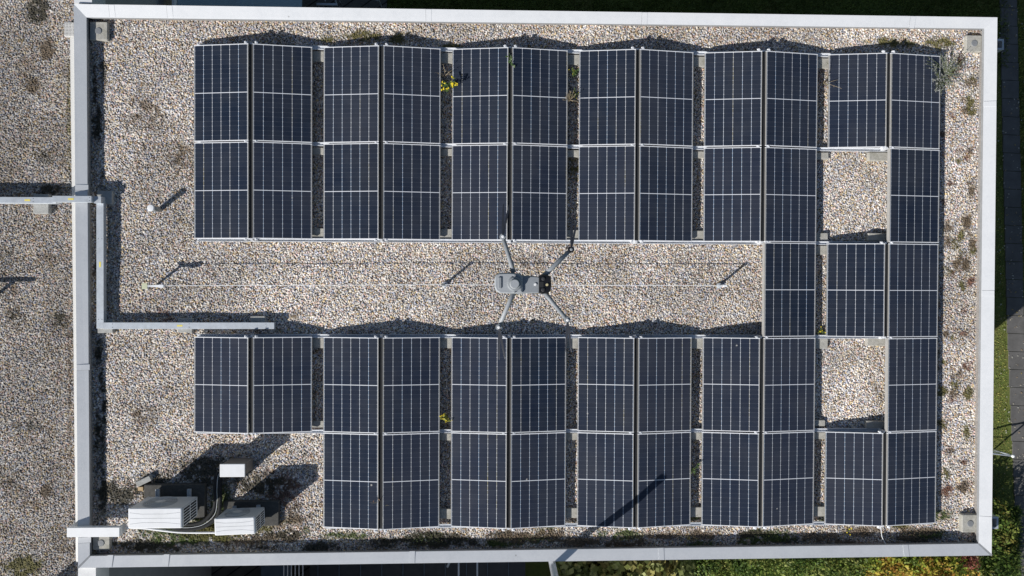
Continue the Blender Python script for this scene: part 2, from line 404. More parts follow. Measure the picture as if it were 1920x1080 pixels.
# coping strips: the top slopes inwards, with a drop outside and a lip inside
OUT = [(-9.126, 5.150), (8.046, 5.179), (8.054, -5.059), (-9.076, -5.146)]     # TL TR BR BL
INN = [(-8.930, 4.930), (7.831, 4.983), (7.835, -4.852), (-8.894, -4.951)]
ZO, ZI = .186, .134
def coping(i, j, name, joints):
    o0, o1, n0, n1 = OUT[i], OUT[j], INN[i], INN[j]
    c = MB()
    c.quad((*n0, ZI), (*n1, ZI), (*o1, ZO), (*o0, ZO))
    c.quad((*o0, ZO), (*o1, ZO), (*o1, -.12), (*o0, -.12))
    ob = c.build('coping', M['coping'], bld)
    l = MB(); l.quad((*n1, ZI), (*n0, ZI), (*n0, ZI-.06), (*n1, ZI-.06)); l.build('lip', M['lip'], ob)
    ax = Vector((*o1, 0))-Vector((*o0, 0)); inn = Vector((*n0, 0))-Vector((*o0, 0))
    perp = Vector((-ax.y, ax.x, 0)).normalized()
    if perp.dot(inn) < 0: perp = -perp
    up = MB(); d = .03*perp
    up.quad(Vector((*n1, ZI-.055))-d, Vector((*n0, ZI-.055))-d, Vector((*n0, -.06))-d, Vector((*n1, -.06))-d); up.build('upstand', M['felt'], ob)
    axn = ax.normalized()
    for t in joints:            # cover plates and the dark joint beside each
        a = Vector((*o0, 0))+axn*t
        k = MB(); wd = .19
        p0, p1 = a, a+axn*.10
        def at(p, s): return Vector((p.x, p.y, 0))+perp*(s*.212)+Vector((0, 0, ZO+(ZI-ZO)*s))
        h = Vector((0, 0, .0035))
        k.hexa([at(p0, .02), at(p1, .02), at(p1, .98), at(p0, .98)], [at(p0, .02)+h, at(p1, .02)+h, at(p1, .98)+h, at(p0, .98)+h])
        # orientation independent: add the reverse faces through a thin line
        k.build('joint_plate', M['coping'], ob)
        e = MB(); q0, q1 = a-axn*.006, a-axn*.0005; h2 = Vector((0, 0, .002))
        e.quad(at(q0, .01)+h2, at(q1, .01)+h2, at(q1, .99)+h2, at(q0, .99)+h2); e.build('joint_gap', M['lip'], ob)
    return ob
tag(coping(0, 1, 'north', [.62, 1.66, 6.38, 10.4, 15.5]), 'white sunlit coping strip')
coping(1, 2, 'east', [1.58, 5.18, 9.50])
coping(2, 3, 'south', [1.6, 6.3, 10.98, 15.5, 16.52])
tag(coping(3, 0, 'west', [.45, 3.63, 6.92]), 'bluish grey coping strip')

# the mitre pieces at the southern corners
for (o, i, nm) in ((OUT[2], INN[2], 'a'), (OUT[3], INN[3], 'b')):
    k = MB(); ov = Vector((*o, ZO+.004)); iv = Vector((*i, ZI+.004)); d = (ov-iv); s = Vector((-d.y, d.x, 0)).normalized()*.016
    k.quad(iv-s, ov-s*1.2, ov+s*1.2, iv+s); k.build('mitre_strip', M['lip'], bld)

# the neighbouring wing on the west
wing = thing('flat_roof_wing', 'adjoining wing with dark weathered gravel roof along the left edge', 'building')
b = MB(); b.box(-24, -9.14, -30, 30, -6, -.06); b.build('wall', M['wall'], wing)
for (y0, y1) in ((5.19, 20), (-20, -5.17)):
    sx = 0 if y0 > 0 else .045
    c = MB(); c.hexa([(-9.16+sx, y0, -.3), (-8.83+sx, y0, -.3), (-8.83+sx, y1, -.3), (-9.16+sx, y1, -.3)], [(-9.16+sx, y0, .12), (-8.83+sx, y0, .135), (-8.83+sx, y1, .135), (-9.16+sx, y1, .12)])
    c.build('coping', M['coping'] if y0 > 0 else M['wallwhite'], wing)
# wide loose gravel beyond the modelled stones
far = MB(); far.box(-24, -12.4, -30, 30, -.05, -.012).build('roof_surface', M['felt'], wing)

ps = MB(); ps.hexa([(-9.285, 4.6, -.02), (-9.13, 4.6, -.02), (-9.09, -5.1, -.02), (-9.205, -5.1, -.02)][::-1], [(-9.285, 4.6, .035), (-9.13, 4.6, .05), (-9.09, -5.1, .05), (-9.205, -5.1, .035)][::-1])
gs = thing('gravel_guard', 'white perforated gravel guard strip along the left coping', 'gravel guard')
ps.build('strip', M['perf'], gs)
pb = MB(); pb.bevelbox(-9.385, -9.12, 4.605, 4.87, -.02, .055, .012).build('perforated_box', M['perf'], gs)

# ------------------------------------------------------------------ solar panels
TILT = math.radians(7.9); PITCH, RG, RP, H0 = 2.3687, .0800, 1.7876, .12
def panel_proto():
    fr = MB(); W2, L2, fw, dp = PW/2, PL/2, .0125, .034
    fr.box(-W2, W2, -L2, -L2+fw, -dp, .0025); fr.box(-W2, W2, L2-fw, L2, -dp, .0025)
    fr.box(-W2, -W2+.0085, -L2+fw, L2-fw, -dp, .002); fr.box(W2-.0085, W2, -L2+fw, L2-fw, -dp, .002)
    me = bpy.data.meshes.new('cell_sheet')
    a, c = W2-fw, L2-fw
    me.from_pydata([(-a,-c,-.001),(a,-c,-.001),(a,c,-.001),(-a,c,-.001),(-a,-c,-.008),(a,-c,-.008),(a,c,-.008),(-a,c,-.008)], [], [(0,1,2,3),(7,6,5,4),(0,4,5,1),(1,5,6,2),(2,6,7,3),(3,7,4,0)])
    uv = me.uv_layers.new(name='metres')
    for p in me.polygons:
        for li in p.loop_indices: uv.data[li].uv = me.vertices[me.loops[li].vertex_index].co.xy
    me.materials.append(M['cells'])
    t = thing('solar_panel', 'x', 'solar panel')
    f = fr.build('frame', M['alu'], t); f.data.materials.append(M['framedull'])
    for q in f.data.polygons[12:]: q.material_index = 1
    g = bpy.data.objects.new('cell_sheet', me); COL.objects.link(g); g.parent = t
    return t
proto = panel_proto(); first = True
rows = {0: [(p, s) for p in range(6) for s in (0, 1)],
        1: [(p, s) for p in range(5) for s in (0, 1)] + [(5, 1)],
        2: [(4, 1), (5, 0), (5, 1)],
        3: [(p, s) for p in range(5) for s in (0, 1)] + [(5, 1)],
        4: [(p, s) for p in range(1, 6) for s in (0, 1)]}
RN = ['top row', 'second row from the top', 'middle row of three', 'second row from the bottom', 'bottom row']
ON = ['first', 'second', 'third', 'fourth', 'fifth', 'sixth', 'seventh', 'eighth', 'ninth', 'tenth', 'eleventh', 'twelfth']
WC = PW*math.cos(TILT)
PAN = {}
for r_, lst in rows.items():
    for k, (p, s) in enumerate(lst):
        if first: t = proto; kids = list(proto.children); first = False
        else:
            t = proto.copy(); COL.objects.link(t); kids = []
            for ch in proto.children:
                c = ch.copy(); COL.objects.link(c); c.parent = t; kids.append(c)
        x = (p-2.5)*PITCH + (1 if s else -1)*(RG/2+WC/2)
        jit = random.uniform(-.0025, .0025)
        t.location = (x+jit, (2-r_)*RP+random.uniform(-.003, .003), H0+PW*math.sin(TILT)/2)
        t.rotation_euler = (random.uniform(-.002, .002), (TILT if s else -TILT)+random.uniform(-.004, .004), random.uniform(-.0012, .0012))
        n = len(lst)
        where = ON[k] + ' from the left' if k < n-1 else 'last on the right'
        t['label'] = f'dark solar panel, {where} in the {RN[r_]}'
        t['group'] = 'solar panels laid out in ridged pairs'
        PAN[(r_, p, s)] = t
# wind plates where the neighbour panel is missing
for key in ((1, 5, 1), (3, 5, 1), (2, 4, 1)):
    t = PAN[key]; k = MB(); X = -PW/2
    k.hexa([(X-.010, -PL/2, -.07), (X-.007, -PL/2, -.07), (X-.007, PL/2, -.07), (X-.010, PL/2, -.07)], [(X-.004, -PL/2, -.006), (X-.001, -PL/2, -.006), (X-.001, PL/2, -.006), (X-.004, PL/2, -.006)])
    k.build('wind_plate', M['framedull'], t)

# rails along the seams, with risers and clamps under each ridge
RAILN = ['along the top edge of the array', 'between the first and second rows', 'below the second row, beside the gravel aisle', 'on the lower side of the gravel aisle', 'between the two bottom rows', 'along the bottom edge of the array']
CLAMP = None
for k in range(6):
    y = (2.5-k)*RP
    p0 = 0 if k < 5 else 1
    xa = (p0-2.5)*PITCH-WC-RG/2+.02; xb = (5-2.5)*PITCH+WC+RG/2-.02
    if k == 5: pass
    t = thing('mounting_rail', 'aluminium mounting rail running left to right ' + RAILN[k], 'rail', (0, y, 0), 'mounting rails under the solar panels')
    m = MB(); m.box(xa, xb, -.034, .034, .018, .030); m.box(xa, xb, -.034, -.024, .030, .058); m.box(xa, xb, .024, .034, .030, .058)
    m.build('channel', M['rail'], t)
    for p in range(p0, 6):
        cx = (p-2.5)*PITCH
        q = MB(); q.hexa([(cx-.03, -.03, .058), (cx+.03, -.03, .058), (cx+.03, .03, .058), (cx-.03, .03, .058)], [(cx-.02, -.02, .215), (cx+.02, -.02, .215), (cx+.02, .02, .215), (cx-.02, .02, .215)])
        q.build('riser', M['rail'], t)
        for s in (-1, 1):
            zz = H0+PW*math.sin(TILT)-.012
            if CLAMP is None:
                c = MB(); c.box(-.028, .028, -.022, .022, -.03, -.02); c.box(-.006, .006, -.022, .022, -.02, .006); c.cyl((0, 0), .009, .006, .016, 6); c.box(-.022, -.012, -.02, .02, -.02, .002); c.box(.012, .022, -.02, .02, -.02, .002)
                CLAMP = c.build('clamp', M['alu'], t); o = CLAMP
            else:
                o = CLAMP.copy(); COL.objects.link(o); o.parent = t
            o.location = (cx+s*(RG/2+.055), (.0 if 0 < k < 5 else (.012 if k == 0 else -.012)), zz)
# dark bars added to stop light and darken the gap under each ridge
for p in range(6):
    segs = ((2.5, .5, 'upper'), (-.5, -1.5 if p == 0 else -2.5, 'lower')) if p < 5 else ((2.5, 1.5, 'top row'), (.5, -.5, 'middle row'), (-1.5, -2.5, 'bottom row'))
    for (ya, yb, nm) in segs:
        cx = (p-2.5)*PITCH; zt = H0+PW*math.sin(TILT)-.012
        m = MB(); m.hexa([(cx-.036, yb*RP+.018, zt-.06), (cx+.036, yb*RP+.018, zt-.06), (cx+.036, ya*RP-.018, zt-.06), (cx-.036, ya*RP-.018, zt-.06)], [(cx-.036, yb*RP+.02, zt-.016), (cx+.036, yb*RP+.02, zt-.016), (cx+.036, ya*RP-.02, zt-.016), (cx-.036, ya*RP-.02, zt-.016)])
        tag(m.build('ridge_shade_bar', M['dark']), f'added dark bar shading the ridge gap of the {["first", "second", "third", "fourth", "fifth", "rightmost"][p]} panel column pair' + (f', {nm} block' if p < 5 else f', {nm}'), 'bar', 'dark bars added to shade the panel ridges')
# ballast blocks
BL = None
def block(x, y, wx, wy, label, z=.025, mat='conc', group='concrete ballast blocks of the solar array', name='ballast_block'):
    m = MB(); m.bevelbox(-wx/2, wx/2, -wy/2, wy/2, -.05, z, .008)
    o = m.build(name, M[mat]); o.location = (x, y, 0); o.rotation_euler = (0, 0, random.uniform(-.03, .03))
    return tag(o, label, 'concrete block', group)
offs = [-.15, -.125, .13, -.135, -.115, .22]
SN = ['at the top end of', 'under the first panel seam in', 'at the aisle, upper side, in', 'at the aisle, lower side, in', 'under the lowest panel seam in', 'at the bottom end of']
for g in range(5):
    for k in range(6):
        if k == 5 and g == 0: continue
        if k == 4 and g == 0:
            block((g-2)*PITCH, -1.5*RP+.13, .26, .13, 'concrete block in the leftmost gap beside the lowest panel of the left pair'); continue
        if g == 4 and k == 2:
            block((g-2)*PITCH, .5*RP+.12, .34, .15, 'pale concrete block in the rightmost gap, above the rail beside the upper empty square')
            block((g-2)*PITCH+.02, .5*RP-.135, .34, .17, 'pale concrete block in the rightmost gap, below the rail left of the middle row'); continue
        block((g-2)*PITCH+random.uniform(-.02, .02), (2.5-k)*RP+offs[k], .34, .19 if k not in (1, 4) else .13, f'concrete ballast block {SN[k]} the {ON[g]} gap between panel columns')
block((4-2)*PITCH, -1.5*RP+.13, .3, .12, 'concrete block in the rightmost gap beside the lower empty square, above the rail')
for (k, dy, wy, nm) in ((1, -.13, .16, 'upper right corner of the upper empty square'), (2, .12, .15, 'lower right corner of the upper empty square'), (3, -.10, .14, 'upper right corner of the lower empty square'), (4, .10, .14, 'lower right corner of the lower empty square')):
    block((5-2.5)*PITCH-.07, (2.5-k)*RP+dy, .36, wy, 'flat pale concrete block at the ' + nm, .06)
for p in range(5):
    block((p-2.5)*PITCH, .5*RP+.12, .3, .16, f'concrete block under the {ON[p]} panel ridge on the upper side of the aisle', .06)
for p in range(1, 6):
    block((p-2.5)*PITCH, -2.5*RP+.14, .3, .16, f'concrete block under the {ON[p-1]} panel ridge along the bottom edge of the array', .06)
block((0-2.5)*PITCH, -1.5*RP+.12, .3, .16, 'concrete block under the ridge of the lowest panel pair at far left', .06)

# ------------------------------------------------------------------ roof furniture
vp = thing('vent_pipe', 'short round vent pipe with pale cap standing in gravel left of the panels', 'vent pipe', (-7.702, 1.446, 0))
m = MB(); m.cyl((0, 0), .047, -.05, .285, 24).build('pipe', M['concgrey'], vp, True)
m = MB(); m.lathe((0, 0), [(.062, .275), (.063, .295), (.055, .303), (.02, .306)], 24).build('cap', M['white'], vp)

def drain(x0, x1, y0, y1, label, z=.045):
    t = thing('roof_drain', label, 'roof drain', ((x0+x1)/2, (y0+y1)/2, 0), 'concrete drain slabs in the roof corners')
    wx, wy = (x1-x0)/2, (y1-y0)/2
    m = MB(); m.bevelbox(-wx, wx, -wy, wy, -.05, z, .012).build('slab', M['conc'], t)
    m = MB(); m.lathe((0, 0), [(.062, z-.01), (.062, z+.006), (.055, z+.011), (.02, z+.012)], 24).build('lid', M['lid'], t)
drain(-8.93, -8.60, 4.55, 4.89, 'concrete drain slab in the top left roof corner, half in shadow')
drain(7.55, 7.86, 4.575, 4.89, 'mottled concrete drain slab with round grey lid, top right roof corner')
drain(7.565, 7.885, -4.665, -4.32, 'pale concrete drain slab with round grey lid, bottom right roof corner', .055)
drain(-8.90, -8.58, -4.88, -4.61, 'concrete drain slab in the bottom left roof corner under the white duct')

# cable trays
def tray(label, P0, P1, width, z0, z1, sticker, screws):
    a = Vector((*P0, 0)); c = Vector((*P1, 0)); d = (c-a); ln = d.length; ang = math.atan2(d.y, d.x)
    t = thing('cable_tray', label, 'cable tray', (P0[0], P0[1], 0), 'galvanised cable trays', (0, 0, ang))
    h = width/2
    m = MB(); m.box(0, ln, -h, h, z0, z1-.012).build('channel', M['galv'], t)
    m = MB(); m.bevelbox(-.001, ln+.001, -h-.003, h+.003, z1-.012, z1, .003).build('cover', M['galv'], t)
    for s in sticker:
        m = MB(); m.box(s, s+.10, -.016, .016, z1+.0005, z1+.002).build('sticker', M['yellow'], t)
    for s in screws:
        for q in (-.028, .028):
            m = MB(); m.cyl((s, q*h/.055), .007, z1+.0005, z1+.004, 8).build('screw', M['lid'], t)
tray('galvanised cable tray on the left roof ending at the frame edge', (-12.3, 1.57), (-9.42, 1.578), .108, .06, .235, [2.32], [2.47])
tray('short galvanised cable tray bridging the left coping', (-9.47, 1.598), (-8.775, 1.600), .112, .20, .262, [.28], [.66])
tray('galvanised cable tray running upright beside the left coping', (-8.698, 1.59), (-8.70, -.755), .125, .03, .13, [1.12], [.70, 2.18])
tray('galvanised cable tray between gravel aisle and lower left panels', (-8.637, -.705), (-5.535, -.699), .115, .04, .13, [1.33], [.16, 1.55, 2.95])
m = MB(); m.box(-8.77, -8.64, 1.535, 1.66, .03, .198); tag(m.build('cable_tray_bend', M['galv']), 'galvanised drop box where the bridging tray meets the upright tray', 'cable tray bend')
for (x, y, wx, wy, lb) in ((-9.81, 1.53, .28, .36, 'concrete block under the tray on the left roof'), (-7.20, -.70, .27, .27, 'concrete block under the middle of the lower tray'), (-5.86, -.65, .27, .25, 'concrete block under the right end of the lower tray'), (-8.655, -.72, .28, .25, 'concrete block under the corner of upright and lower trays'), (-8.66, 1.66, .27, .25, 'concrete block under the drop box at the coping')):
    block(x, y, wx, wy, lb, .05, 'concgrey', 'concrete blocks under the cable trays', 'support_block')

# lifeline
ly = .055; lz = .33
ap = thing('anchor_post', 'end anchor of the roof lifeline with yellowish plate and silver shock absorber', 'anchor post', (-7.72, .03, 0))
m = MB(); m.bevelbox(-.12, -.02, -.055, .055, .33, .345, .004).build('plate', simple('pale_yellow_metal', (.62, .64, .44), .5, .1, .08), ap)
m = MB(); m.tube([(-.05, 0, -.02), (-.05, 0, .335)], .022, 12).build('post', M['galv'], ap, True)
m = MB(); m.hexa([(-.015, -.010, .315), (.20, -.026, .29), (.20, .026, .29), (-.015, .010, .315)], [(-.015, -.008, .35), (.20, -.022, .365), (.20, .022, .365), (-.015, .008, .35)]).build('shock_absorber', M['alu'], ap)
m = MB(); m.bevelbox(.20, .285, -.028, .028, .32, .37, .006).build('tensioner', M['alu'], ap)
POSTS = ((-2.395, 'dark slim lifeline post in the gravel aisle, left of the drone', M['hosegrey']), (2.83, 'bright tipped lifeline post in the gravel aisle, right of the drone', M['galv']))
for x, lb, mt in POSTS:
    t = thing('lifeline_post', lb, 'lifeline post', (x, .075, 0), 'posts carrying the roof lifeline')
    m = MB(); m.tube([(0, 0, -.02), (-.01, 0, .33)], .022, 12).build('post', mt, t, True)
    m = MB(); m.bevelbox(-.045, .03, -.02, .02, .325, .352, .006).build('cable_clip', M['alu'] if x > 0 else M['hosegrey'], t)
    m = MB(); m.lathe((0, 0), [(.055, -.03), (.055, .0), (.045, .028), (.025, .032)], 16).build('foot', M['galv'], t)
m = MB()
m.tube([(-7.44, .035, .345), (-5, .056, .338), (-2.40, .075, .345), (0, .075, .338), (2.80, .075, .345)], .0055, 6)
tag(m.build('lifeline_cable', M['white']), 'thin steel lifeline stretched along the gravel aisle between the posts', 'cable')
# a second anchor on the left roof, whose shadow reaches into the frame
t = thing('anchor_post', 'lifeline anchor post on the left roof casting a branching shadow', 'anchor post', (-10.93, -.36, 0))
m = MB(); m.tube([(0, 0, -.02), (0, 0, .42)], .03, 12).build('post', M['galv'], t, True)
m = MB(); m.box(-.3, .34, -.025, .025, .40, .44).build('arm', M['alu'], t)
# unseen box added off the bottom left corner for the shadow it casts
t = thing('shadow_box', 'unseen square box added at the bottom left roof corner for its shadow', 'duct', (-9.56, -5.52, 0))
m = MB(); m.bevelbox(-.1, .1, -.1, .1, -.05, .34, .006).build('duct', M['galv'], t)

# ------------------------------------------------------------------ air conditioners
def ac(label, x0, x1, y0, y1, z0, z1, proud):
    t = thing('air_conditioner', label, 'air conditioner', ((x0+x1)/2, (y0+y1)/2, 0), 'outdoor air conditioning units')
    W, D = (x1-x0)/2, (y1-y0)/2
    m = MB(); m.bevelbox(-W+.008, W-.008, -D+.006, D-.006, z0+.02, z1-.014, .01).build('casing', M['acgrey'], t)
    m = MB(); m.bevelbox(-W, W, -D, D, z1-.03, z1, .014)
    top = m.build('top_cover', M['white'], t)
    # embossed grooves on the cover
    z = z1+.0012; g = MB()
    for (yf, yc) in ((.56, .42), (0, 0), (-.56, -.42)):
        pts = [(-.93, yf), (-.5, yc), (.35, yc), (.93, yf)]
        for (a, c) in zip(pts[:-1], pts[1:]):
            p, q = Vector((a[0]*W, a[1]*D, z)), Vector((c[0]*W, c[1]*D, z)); n = Vector((-(q-p).y, (q-p).x, 0)).normalized()*.0022
            g.quad(p-n, q-n, q+n, p+n)
    a, c, e = W-.018, W-.023, D-.016
    g.quad((c, -e, z), (a, -e, z), (a, e, z), (c, e, z))
    g.build('groove', M['groove'], top)
    # fan grille on the northern face
    fx = -.14*W; fz = z0+(z1-z0)*.5; R = min((z1-z0)*.42, W*.62)
    d = MB(); seg = 28; y = D-.005
    d.poly([(fx-R*math.cos(2*PI*i/seg), y, fz+R*math.sin(2*PI*i/seg)) for i in range(seg)][::-1]).build('fan_opening', M['lip'], t)
    gr = MB()
    for rr in [R*k/9 for k in range(2, 10)]:
        pts = [(fx+rr*math.cos(2*PI*i/seg), y+.012, fz+rr*math.sin(2*PI*i/seg)) for i in range(seg+1)]
        for p, q in zip(pts[:-1], pts[1:]): gr.tube([p, q], .0042, 4)
    for k in range(10):
        an = PI*2*k/10; gr.tube([(fx+.06*math.cos(an), y+.013, fz+.06*math.sin(an)), (fx+R*math.cos(an+.5), y+.013, fz+R*math.sin(an+.5))], .005, 4)
    gr.build('fan_grille', M['acgrey'], t)
    hb = MB(); hb.poly([(fx+.085*math.cos(2*PI*i/16), y+.02, fz+.085*math.sin(2*PI*i/16)) for i in range(16)]).build('fan_hub', M['acgrey'], t)
    # louvred eastern side
    x = W-.004; lv = MB(); lv.box(x, x+.003, -D+.02, D-.03, z0+.08, z1-.045).build('side_opening', M['dark'], t)
    rb = MB(); n = 6
    for k in range(n+1):
        yy = -D+.02+(2*D-.05)*k/n; rb.box(x+.003, x+.008, yy-.006, yy+.006, z0+.07, z1-.04)
    for k in range(3):
        zz = z0+.08+(z1-z0-.125)*k/2; rb.box(x+.008, x+.011, -D+.015, D-.025, zz-.010, zz+.010)
    rb.build('side_louvre', M['white'], t)
    for q in (-.62*W, .62*W):
        ft = MB(); ft.box(q-.032, q+.032, -D-.02, D+proud, z0-.05, z0-.035); ft.box(q-.032, q-.024, -D-.02, D+proud, z0-.035, z0-.005); ft.box(q+.024, q+.032, -D-.02, D+proud, z0-.035, z0-.005)
        ft.box(q-.02, q+.02, -D, D, z0-.005, z0+.02)
        ft.build('foot_rail', M['galv'], t)
    return t
ac('larger white air conditioner with fan grille facing the roof, left of the pipes', -7.841, -6.914, -4.203, -3.846, .15, .82, .12)
ac2 = ac('smaller white air conditioner beside the bottom left solar panel', -6.413, -5.702, -4.381, -4.076, .10, .67, .02); ac2.rotation_euler = (0, 0, .035)
for (x0, x1, y0, y1, z, lb) in ((-7.95, -6.83, -4.30, -3.66, .06, 'dark slab under the larger air conditioner'), (-6.50, -5.47, -4.45, -3.98, .05, 'dark slab under the smaller air conditioner')):
    m = MB(); m.bevelbox((x0-x1)/2, (x1-x0)/2, (y0-y1)/2, (y1-y0)/2, -.05, z-.005, .015)
    o = m.build('base_slab', M['slabdark']); o.location = ((x0+x1)/2, (y0+y1)/2, 0); tag(o, lb, 'slab', 'slabs under the air conditioners')
m = MB(); m.bevelbox(-.14, .14, -.05, .05, -.04, .05, .008); o = m.build('concrete_beam', M['concgrey']); o.location = (-7.96, -3.60, 0); o.rotation_euler = (0, 0, .45); tag(o, 'short grey concrete beam lying at the corner of the larger air conditioner', 'beam')
m = MB(); m.bevelbox(-.05, .05, -.035, .035, -.03, .035, .004); o = m.build('wood_block', M['wood']); o.location = (-8.02, -3.74, .01); tag(o, 'small bare wood offcut by the grey beam', 'wood block')
m = MB(); m.bevelbox(-.03, .03, -.13, .13, -.03, .07, .004); o = m.build('wood_batten', M['wood']); o.location = (-6.60, -4.42, .01); tag(o, 'wood batten at the left foot of the smaller air conditioner', 'wood batten')
t = thing('pipe_hood', 'white topped sheet metal box where the black pipes enter the roof', 'pipe hood', (-6.174, -3.29, 0))
m = MB(); m.box(-.205, .205, -.10, .10, -.03, .452).build('casing', simple('brown_casing', (.20, .18, .16), .6, .1, .2), t)
m = MB(); m.bevelbox(-.224, .224, -.117, .117, .45, .47, .006).build('lid', M['white'], t)
# insulated pipe bundle from the hood down to the larger unit
def hose(label, pts, r, mat, name='insulated_pipe', grp='pipes of the air conditioners'):
    m = MB(); m.tube(smooth_curve(pts, 8), r, 10); o = m.build(name, mat, None, True); return tag(o, label, 'pipe', grp)
base = [(-6.40, -3.33, .33), (-6.50, -3.45, .24), (-6.56, -3.7, .14), (-6.57, -3.98, .11), (-6.63, -4.22, .10), (-6.86, -4.40, .10), (-7.2, -4.44, .11), (-7.5, -4.36, .14), (-7.6, -4.2, .16)]
def off(d, dz): return [(x+d*(1 if i < 5 else .35), y-d*(.15 if i < 4 else 1.), z+dz) for i, (x, y, z) in enumerate(base)]
hose('thick black insulated pipe, inner one of the curved bundle', off(-.05, 0), .036, M['rubber'])
hose('thick black insulated pipe, outer one of the curved bundle', off(.035, 0), .036, M['rubber'])
hose('grey cable conduit lying on top of the curved black pipes', off(-.005, .036), .005, M['acgrey'])
hose('white condensate pipe on the gravel from duct to smaller air conditioner', [(-8.26, -4.44, .10), (-7.95, -4.47, .06), (-7.6, -4.52, .05), (-7.25, -4.555, .05), (-6.6, -4.565, .05), (-6.40, -4.56, .05), (-6.38, -4.50, .06), (-6.36, -4.44, .08)], .021, M['white'], 'drain_pipe')
t = thing('cable_duct', 'white rectangular duct laid across the coping at bottom left', 'cable duct', (0, 0, 0))
m = MB(); m.bevelbox(-9.221, -8.277, -4.546, -4.372, .182, .28, .005).build('duct', M['white'], t)
m = MB(); m.box(-8.335, -8.285, -4.53, -4.39, .02, .181).build('downturn', M['acgrey'], t)
m = MB(); m.box(-9.22, -9.14, -4.543, -4.375, -.02, .181).build('downturn', M['acgrey'], t)

# overflow hoppers on the eastern wall
def hopper(y0, y1, label):
    t = thing('rain_hopper', label, 'rain hopper', (8.05, (y0+y1)/2, -.3), 'rain hoppers on the right wall')
    h = (y1-y0)/2; X = .50; tk = .035
    m = MB(); m.box(-.06, X, -h, -h+tk, -.3, 0); m.box(-.06, X, h-tk, h, -.3, 0); m.box(X-tk, X, -h+tk, h-tk, -.3, 0); m.box(-.06, X-tk, -h+tk, h-tk, -.3, -.27)
    m.build('box', M['galv'], t)
    m = MB(); m.box(-.06, X-tk, -h+tk, h-tk, -.27, -.20).build('interior', M['dark'], t)
    m = MB(); m.tube([(.12, 0, -.30), (.12, 0, -5.7)], .05, 12).build('downpipe', M['galv'], t)
hopper(4.74, 4.95, 'rain hopper sticking out at the top right corner')
hopper(-4.73, -4.49, 'rain hopper sticking out at the bottom right corner')

# tall flue south of the roof
t = thing('flue_pipe', 'stainless flue rising outside the bottom coping beside the leafy shrub', 'flue', (-.347, -5.205, 0))
m = MB(); m.tube([(0, 0, -6), (0, 0, 1.70)], .064, 24).build('pipe', M['stainless'], t, True)
m = MB(); m.lathe((0, 0), [(.07, 1.66), (.072, 1.71), (.03, 1.73)], 24).build('cowl', M['stainless'], t)

# ------------------------------------------------------------------ drone
t = thing('drone', 'grey four armed drone hovering above the gravel aisle', 'drone', (-1.4065, .1416, 10.4))
S = .36e-3                                         # one measured unit of the close-up, in metres
def L(u, v, z=0.): return ((u-550)*S, -(v-548)*S, z)
def slab(pts, z0, z1, bev):
    cx = sum(p[0] for p in pts)/len(pts); cy = sum(p[1] for p in pts)/len(pts)
    def ring(f, z): return [L(cx+(p[0]-cx)*f, cy+(p[1]-cy)*f, z) for p in pts][::-1]
    return MB().loft([ring(.86, z0), ring(1, z0+bev), ring(1, z1-bev), ring(.96, z1-bev*.35), ring(.88, z1)])
rear = [(258, 520), (262, 485), (280, 460), (310, 446), (400, 442), (500, 448), (545, 470), (545, 640), (500, 652), (400, 654), (310, 650), (275, 628), (260, 590)]
slab(rear, -.035, .016, .008).build('rear_body', M['dlight'], t)
front = [(470, 468), (600, 472), (712, 478), (730, 500), (730, 630), (710, 648), (600, 652), (470, 656)]
slab(front, -.035, .004, .006).build('front_body', M['dgrey'], t)
nose = [(706, 478), (740, 456), (800, 462), (830, 490), (838, 555), (830, 620), (800, 652), (745, 656), (706, 645)]
slab(nose, -.033, .009, .008).build('nose', M['dblack'], t)
def disc(u, v, r, z0, z1, name, mt, r2=None, par=None): 
    p = L(u, v); return MB().lathe((p[0], p[1]), [(r*S, z0), (r*S, z0+(z1-z0)*.7), ((r2 or r*.9)*S, z1)], 20).build(name, mt, par or t)
dm = disc(460, 555, 74, .012, .026, 'antenna_base', M['dgrey'], 62)
disc(460, 555, 50, .026, .046, 'antenna_dome', M['dlight'], 42)
p = L(314, 545); MB().bevelbox(p[0]-.006, p[0]+.006, p[1]-.021, p[1]+.021, .012, .021, .002).build('battery_latch', M['dgrey'], t)
disc(672, 560, 14, .002, .008, 'status_light', M['led'])
for (u, v) in ((752, 503), (750, 615)): disc(u, v, 19, .006, .014, 'vision_sensor', simple('sensor_glass', (.05, .05, .055), .15), 12)
disc(790, 562, 14, .006, .013, 'lamp', M['lens'])
p = L(733, 560); MB().box(p[0]-.009, p[0]+.008, p[1]-.010, p[1]+.010, .006, .0105).build('sensor_recess', M['dark'], t)
for (u, v) in ((462, 468), (460, 632)): disc(u, v, 15, .014, .024, 'screw_boss', M['dgrey'], 9)
ARMS = [((455, 440), (342, 78), .012, M['dgrey'], 84), ((765, 470), (1040, 203), -.004, M['dlight'], 84), ((770, 645), (1005, 922), -.004, M['dgrey'], -88), ((455, 645), (305, 993), .012, M['dlight'], -84)]
